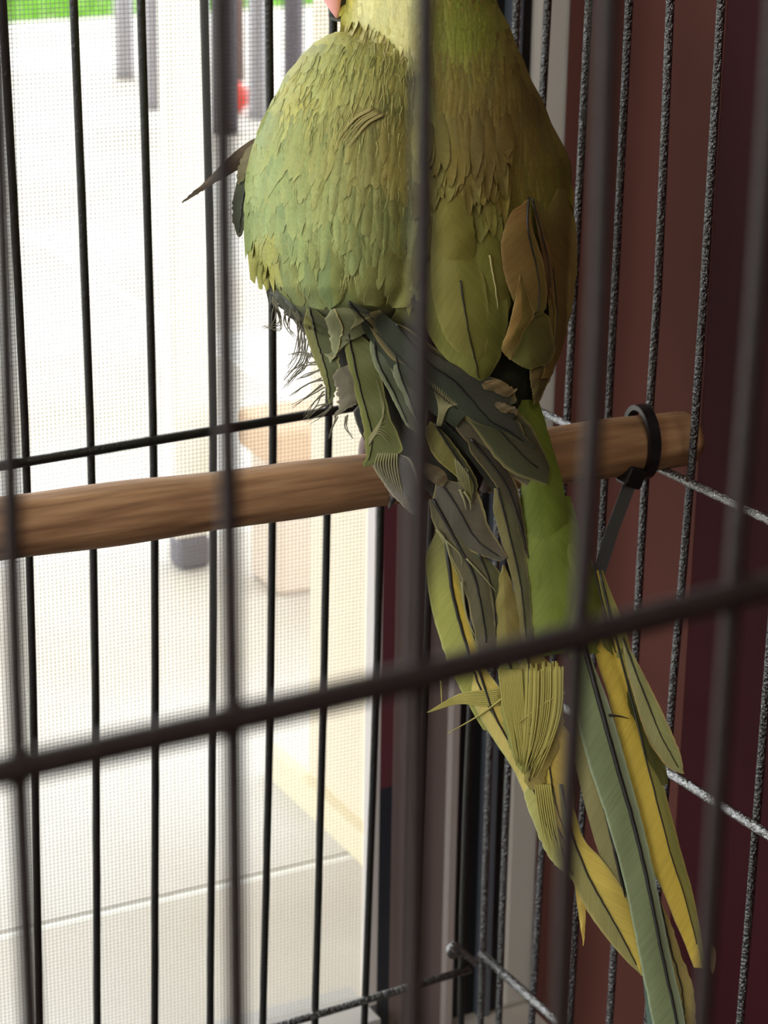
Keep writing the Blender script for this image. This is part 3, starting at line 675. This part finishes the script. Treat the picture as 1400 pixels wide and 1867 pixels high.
feather('tail_covert', [(888, 890), (912, 980), (936, 1070), (950, 1180)], [(930, 890), (950, 970), (964, 1060), (974, 1180)], (107, 100, 60), (81, 80, 53), 1.4, shaft=.45, rag=1, edge=(122, 114, 75), edgew=.12)
feather('tail_covert', [(912, 1030), (902, 1110), (902, 1200)], [(924, 1030), (944, 1110), (955, 1200)], (126, 116, 60), (113, 101, 53), 1.5, rag=1, nosh=True)
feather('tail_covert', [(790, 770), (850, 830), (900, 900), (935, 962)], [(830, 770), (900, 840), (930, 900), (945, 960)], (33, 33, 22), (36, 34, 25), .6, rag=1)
# ---- bright green upper tail coverts
BG = (105, 118, 43)
feather('tail_covert', [(935, 730), (948, 830), (952, 930), (962, 1040), (968, 1120)], [(982, 728), (1006, 810), (1026, 880), (1036, 960), (1010, 1110)], (97, 109, 41), BG, .4, rag=2, nosh=True, cup=1.8, tuck=3)
feather('tail_covert', [(948, 900), (955, 1000), (965, 1100), (972, 1200)], [(1040, 905), (1062, 990), (1068, 1080), (1030, 1190)], (102, 112, 44), (108, 120, 47), .9, rag=3, cup=1.6, nosh=True, tuck=4)
feather('tail_covert', [(1000, 900), (1015, 1000), (1030, 1100), (1040, 1200)], [(1046, 930), (1068, 1010), (1092, 1070), (1090, 1190)], (110, 121, 49), (104, 112, 45), 1.3, rag=3, nosh=True, tuck=4)
feather('tail_covert', [(1072, 1010), (1080, 1090), (1090, 1150), (1110, 1200)], [(1090, 1040), (1110, 1092), (1126, 1140), (1142, 1200)], (104, 102, 47), (121, 116, 62), .9, rag=1)
# ---- tail feathers
YL = (180, 156, 64); YD = (153, 129, 54)
feather('tail_feather', [(772, 960), (780, 1070), (800, 1160), (826, 1230), (880, 1330)], [(826, 960), (842, 1080), (866, 1170), (886, 1240), (930, 1345)], (135, 135, 66), YL, .6, shaft=.72, rag=1.2, edge=(154, 155, 94), edgew=.08, shaftr=.0007, basec=(98, 94, 49))
feather('tail_feather', [(836, 1215), (866, 1290), (900, 1350), (936, 1404), (972, 1490), (1012, 1578)], [(906, 1215), (930, 1300), (958, 1360), (990, 1430), (1020, 1520), (1036, 1590)], (182, 166, 94), (176, 156, 78), 1.0, shaft=.5, rag=1.2, edge=(159, 156, 104), edgew=.1, shaftr=.0004, tipc=(153, 147, 92))
feather('tail_feather', [(905, 1190), (912, 1270), (922, 1340), (944, 1400)], [(950, 1190), (956, 1270), (962, 1350), (962, 1420)], (132, 133, 72), (138, 137, 74), 2.0, rag=3)
feather('tail_feather', [(942, 1190), (945, 1280), (950, 1360), (962, 1440)], [(1020, 1190), (1028, 1290), (1018, 1350), (985, 1440)], (130, 121, 65), (132, 117, 61), 2.4, rag=4, shaft=.25)
feather('tail_feather', [(985, 1320), (985, 1400), (1000, 1470), (1036, 1545)], [(1036, 1300), (1042, 1390), (1046, 1470), (1046, 1548)], (181, 160, 72), (171, 146, 66), .9, rag=1, shaft=.3)
feather('tail_feather', [(945, 1420), (968, 1490), (1000, 1560), (1044, 1606)], [(996, 1420), (1012, 1500), (1034, 1550), (1050, 1606)], (152, 148, 85), (156, 145, 79), 1.4, shaft=.75, rag=1.5, edge=(170, 167, 115), edgew=.1)
feather('tail_feather', [(1030, 1300), (1050, 1400), (1080, 1520), (1120, 1640), (1150, 1720)], [(1085, 1300), (1108, 1400), (1130, 1500), (1150, 1620), (1165, 1720)], (120, 114, 73), (77, 83, 52), .6, shaft=.62, rag=.8, shaftr=.0008)
feather('tail_feather', [(1010, 1430), (1034, 1540), (1046, 1612), (1090, 1690), (1135, 1744), (1169, 1779)], [(1040, 1430), (1062, 1525), (1100, 1570), (1146, 1640), (1168, 1710), (1172, 1779)], (127, 120, 72), (179, 158, 74), 1.4, shaft=.42, rag=1, edge=(157, 145, 87), edgew=.06, shaftr=.0004)
feather('tail_feather', [(1046, 1600), (1052, 1650), (1058, 1690), (1063, 1724)], [(1064, 1620), (1068, 1660), (1066, 1700), (1064, 1724)], (175, 150, 71), (166, 142, 68), .9, rag=.5, rows=16, nosh=True)
feather('tail_feather', [(1056, 1040), (1078, 1170), (1112, 1280), (1146, 1420), (1180, 1560), (1218, 1650), (1266, 1764)], [(1110, 1040), (1146, 1170), (1176, 1300), (1206, 1420), (1244, 1560), (1270, 1660), (1287, 1766)], YL, (125, 121, 65), .5, shaft=.68, rag=1, edge=(150, 136, 73), edgew=.05, shaftr=.0004)
feather('tail_feather', [(1122, 1185), (1138, 1280), (1172, 1370), (1206, 1432)], [(1146, 1180), (1166, 1280), (1206, 1370), (1219, 1430)], (79, 79, 38), (86, 85, 43), 1.0, rag=.6, nosh=True)
feather('tail_feather', [(1130, 1160), (1150, 1250), (1182, 1350), (1218, 1400), (1243, 1411)], [(1140, 1165), (1184, 1250), (1222, 1330), (1242, 1380), (1247, 1411)], (131, 127, 81), (127, 127, 79), 1.6, shaft=.55, rag=.8, edge=(166, 138, 88), edgew=.07, shaftr=.0003)
feather('tail_feather', [(1196, 1640), (1215, 1740), (1232, 1830), (1240, 1960)], [(1214, 1650), (1242, 1740), (1266, 1812), (1268, 1960)], (150, 133, 77), (132, 117, 68), .2, rag=3, shaft=.4)
feather('tail_feather', [(1140, 1600), (1164, 1720), (1180, 1867), (1190, 1990)], [(1180, 1600), (1200, 1720), (1212, 1867), (1225, 1990)], (80, 97, 86), (86, 101, 87), .9, rag=.6, nosh=True)
feather('tail_feather', [(1030, 1160), (1046, 1280), (1072, 1390), (1108, 1500), (1140, 1620), (1166, 1750), (1192, 1880), (1206, 1990)], [(1072, 1165), (1106, 1270), (1144, 1400), (1176, 1520), (1202, 1640), (1226, 1760), (1252, 1880), (1262, 1990)], (106, 114, 80), (124, 132, 104), 2.6, shaft=.74, rag=.8, edge=(147, 159, 130), edgew=.07, shaftr=.0009, rows=48, shaftend=1)
feather('tail_feather', [(1288, 1720), (1292, 1745), (1296, 1770)], [(1304, 1725), (1305, 1750), (1300, 1776)], (150, 127, 94), (150, 127, 94), .3, rag=.5, rows=10, nosh=True)

# ---- loose barbs and strands
def strands(name, items, c):
    mb = MB()
    for pts, lay, r in items:
        n = 12; cp = catmull([Vector((x, y, 0)) for x, y in pts], n)
        mb.tube([P(p.x, p.y, zs(p.x, p.y)-lay*SH) for p in cp], r, 5, r1=r*.25)
    mt = mat(name+'_fibre', c, .6, 0, .2); mb.build(name, mt, parrot, 'stuff', smooth=True)
rnd = random.Random(11)
it = []
for pts in ([(500, 540), (510, 600), (484, 596)], [(502, 545), (512, 590), (478, 598)], [(498, 550), (500, 575), (492, 600)], [(545, 585), (540, 640), (524, 672)], [(552, 600), (545, 650), (520, 690)],
            [(560, 620), (550, 660), (527, 682)], [(565, 640), (552, 672), (522, 698)], [(575, 650), (550, 645), (528, 648)], [(578, 660), (555, 668), (518, 706)], [(580, 672), (560, 682), (539, 690)], [(585, 690), (560, 700), (531, 721)],
            [(588, 705), (560, 722), (533, 741)], [(590, 715), (575, 735), (553, 760)], [(600, 735), (580, 745), (556, 766)], [(604, 742), (590, 755), (562, 770)], [(560, 590), (570, 640), (560, 660)], [(540, 570), (552, 610), (544, 640)],
            [(530, 560), (525, 600), (535, 612)], [(518, 566), (520, 590), (540, 618)], [(612, 760), (606, 780), (598, 800)], [(632, 760), (632, 780), (640, 796)]):
    for k in range(3): it.append(([(x+rnd.uniform(-4, 4), y+rnd.uniform(-4, 4)) for x, y in pts], .5, .00022))
strands('loose_barbs', it, (105, 100, 83))
it = []
for k in range(14):                              # fan of open barbs under the crossing primary
    t = k/13; it.append(([(797+t*6, 776), (800+t*18, 745-t*2), (788+t*58, 698+t*38)], 3.6, .00028))
for k in range(12):
    t = k/11; it.append(([(640+t*4, 600-t*3), (650+t*30, 580-t*4), (632+t*54, 560+t*22)], 3.2, .0002))
for k in range(12):
    t = k/11; it.append(([(672, 812-t*12), (690+t*10, 790-t*40), (712-t*26, 812-t*120)], 2.7, .0002))
for k in range(9):
    t = k/8; it.append(([(690+t*34, 826), (684+t*40, 850), (700+t*34, 880+t*26)], 1.9, .00026))
for k in range(8):
    t = k/7; it.append(([(830+t*22, 836+t*20), (834+t*22, 868+t*14), (838+t*20, 890+t*12)], 3.5, .0002))
it += [([(838, 892), (846, 912), (850, 930)], 3.6, .0004), ([(846, 896), (856, 912), (858, 930)], 3.6, .0004)]
it += [([(795, 965), (812, 985), (822, 1020), (840, 1060)], 3, .0004), ([(812, 985), (838, 1010), (842, 1030)], 3, .0003), ([(842, 1060), (850, 1120), (870, 1170)], 2.6, .0004), ([(850, 1018), (880, 1050), (905, 1080)], 2.8, .0003)]
strands('pale_barbs', it, (124, 120, 84))
it = []
for k in range(9):                               # barbs sticking out left of the tail
    t = k/8
    it.append(([(920-t*10, 1255+t*30), (880, 1260+t*26), (840-t*4, 1265+t*18), (778+t*3, 1299)], 1.9, .0003))
it += [([(930, 1262), (880, 1300), (815, 1338)], 2.1, .0004), ([(1030, 1262), (990, 1284), (946, 1318)], 3.6, .0004), ([(804, 1240), (805, 1270), (806, 1292)], 1.5, .0003)]
for k in range(34):
    t = k/33; it.append(([(960+t*66, 1215+rnd.uniform(-10, 10)), (958+t*66, 1290), (955+t*52, 1350), (950+t*28, 1400+rnd.uniform(-12, 20))], 3.5+rnd.uniform(-.3, .4), .00034))
for k in range(14):
    t = k/13; it.append(([(910+t*40, 1220), (920+t*36, 1300), (940+t*20, 1380+rnd.uniform(-20, 20))], 3.1, .0004))
for k in range(8):
    it.append(([(975+k*4, 1430), (985+k*4, 1500), (1000+k*4, 1560+rnd.uniform(-10, 20))], 2.5, .0003))
strands('olive_barbs', it, (144, 135, 70))
it = [([(1146, 1310), (1130, 1306), (1110, 1304)][::-1], 3.6, .0004)]
strands('dark_barbs', it, (35, 35, 27))

it = []; it2 = []
for k in range(800):
    x, y = rnd.uniform(435, 800), rnd.uniform(70, 520)
    if not in_wing(x, y) or not in_wing(x-6, y+30): continue
    a = flow(x, y)+rnd.uniform(-.25, .25); l_ = rnd.uniform(18, 46); b_ = rnd.uniform(-4, 4)
    q = ([(x, y), (x+math.sin(a)*l_*.5+b_, y+l_*.5), (x+math.sin(a)*l_, y+l_*math.cos(a))], 1.15, rnd.uniform(.00008, .00016))
    (it if rnd.random() < .72 else it2).append(q)
it3 = []
for k in range(13):                               # a ruffled pale tuft on the wing
    t = k/12; e_ = rnd.uniform(-4, 4)
    it3.append(([(676+t*26+e_, 196+t*14), (644+t*26+e_, 214+t*14), (612+t*24+e_, 250+t*18+rnd.uniform(-6, 6))], 1.7, .00022))
strands('pale_tuft', it3, (166, 156, 102))
strands('plumage_barbs', it, (173, 168, 105)); strands('plumage_barbs', it2, (103, 108, 62))
# ---- head: beak, eyes and feet
hx, hy, hz = 742, -150, .655
bk = catmull([P(640, -95, .640), P(612, -75, .640), P(602, -35, .640), P(608, 4, .640), P(615, 32, .641)], 16)
mb = MB(); rs = [.0075*(1-(i/15)**1.4)+.0006 for i in range(16)]; b0 = 0
for i, p in enumerate(bk):
    t = (bk[min(i+1, 15)]-bk[max(i-1, 0)]).normalized(); up = F; sd = t.cross(up).normalized()
    for k in range(14):
        a = 2*math.pi*k/14; mb.v.append(tuple(p + sd*(rs[i]*.8*math.cos(a)) + up*(rs[i]*.7*math.sin(a))))
for i in range(15):
    for k in range(14): mb.f.append([i*14+k, i*14+(k+1) % 14, (i+1)*14+(k+1) % 14, (i+1)*14+k])
mb.f += [list(range(14))[::-1], [15*14+k for k in range(14)]]
mb.build('upper_beak', M_beak, parrot, smooth=True)
mb = MB().tube(catmull([P(640, -30, .645), P(622, -5, .644), P(614, 34, .643)], 10), .0048, 12, r1=.0022); mb.build('lower_beak', M_claw, parrot, smooth=True)
for zz in (.628,):
    bm = bmesh.new(); bmesh.ops.create_uvsphere(bm, u_segments=20, v_segments=14, radius=.0035)
    me = bpy.data.meshes.new('eye'); bm.to_mesh(me); bm.free(); o = link('eye', me, M_eye); o.location = P(668, -130, .633); settle(o, parrot)
    me2 = bpy.data.meshes.new('eye_ring'); bm = bmesh.new()
    bmesh.ops.create_uvsphere(bm, u_segments=20, v_segments=14, radius=.0042); bm.to_mesh(me2); bm.free()
    o = link('eye_ring', me2, M_skin); o.location = P(669, -130, .6345); settle(o, parrot)
for fx in (720, 830):
    c = on(fx, 850, 1, YP); mbs = []
    foot = MB().tube([c+Vector((0, .004, .030)), c+Vector((0, .003, .016)), c+Vector((0, 0, .0115))], .0036, 10, r1=.003).build('foot', M_skin, parrot, smooth=True)
    for dx_, sg in ((-.005, 1), (.004, 1), (-.004, -1), (.006, -1)):
        pts = []
        for i in range(9):
            a = math.pi/2 + sg*i/8*2.3; rr = .0105
            pts.append(c + Vector((dx_*min(1, i/3), rr*math.cos(a), rr*math.sin(a))))
        for nm, pp_, ra, rb_, mm in (('toe', pts[:8], .0022, .0016, M_skin), ('claw', pts[7:]+[pts[8]+(pts[8]-pts[7])*.9], .0013, .0003, M_claw)):
            o = MB().tube(pp_, ra, 8, r1=rb_).build(nm, mm, None, smooth=True)
            o.parent = foot; o.matrix_parent_inverse = (Matrix.Translation(parrot.location) @ foot.matrix_parent_inverse).inverted()
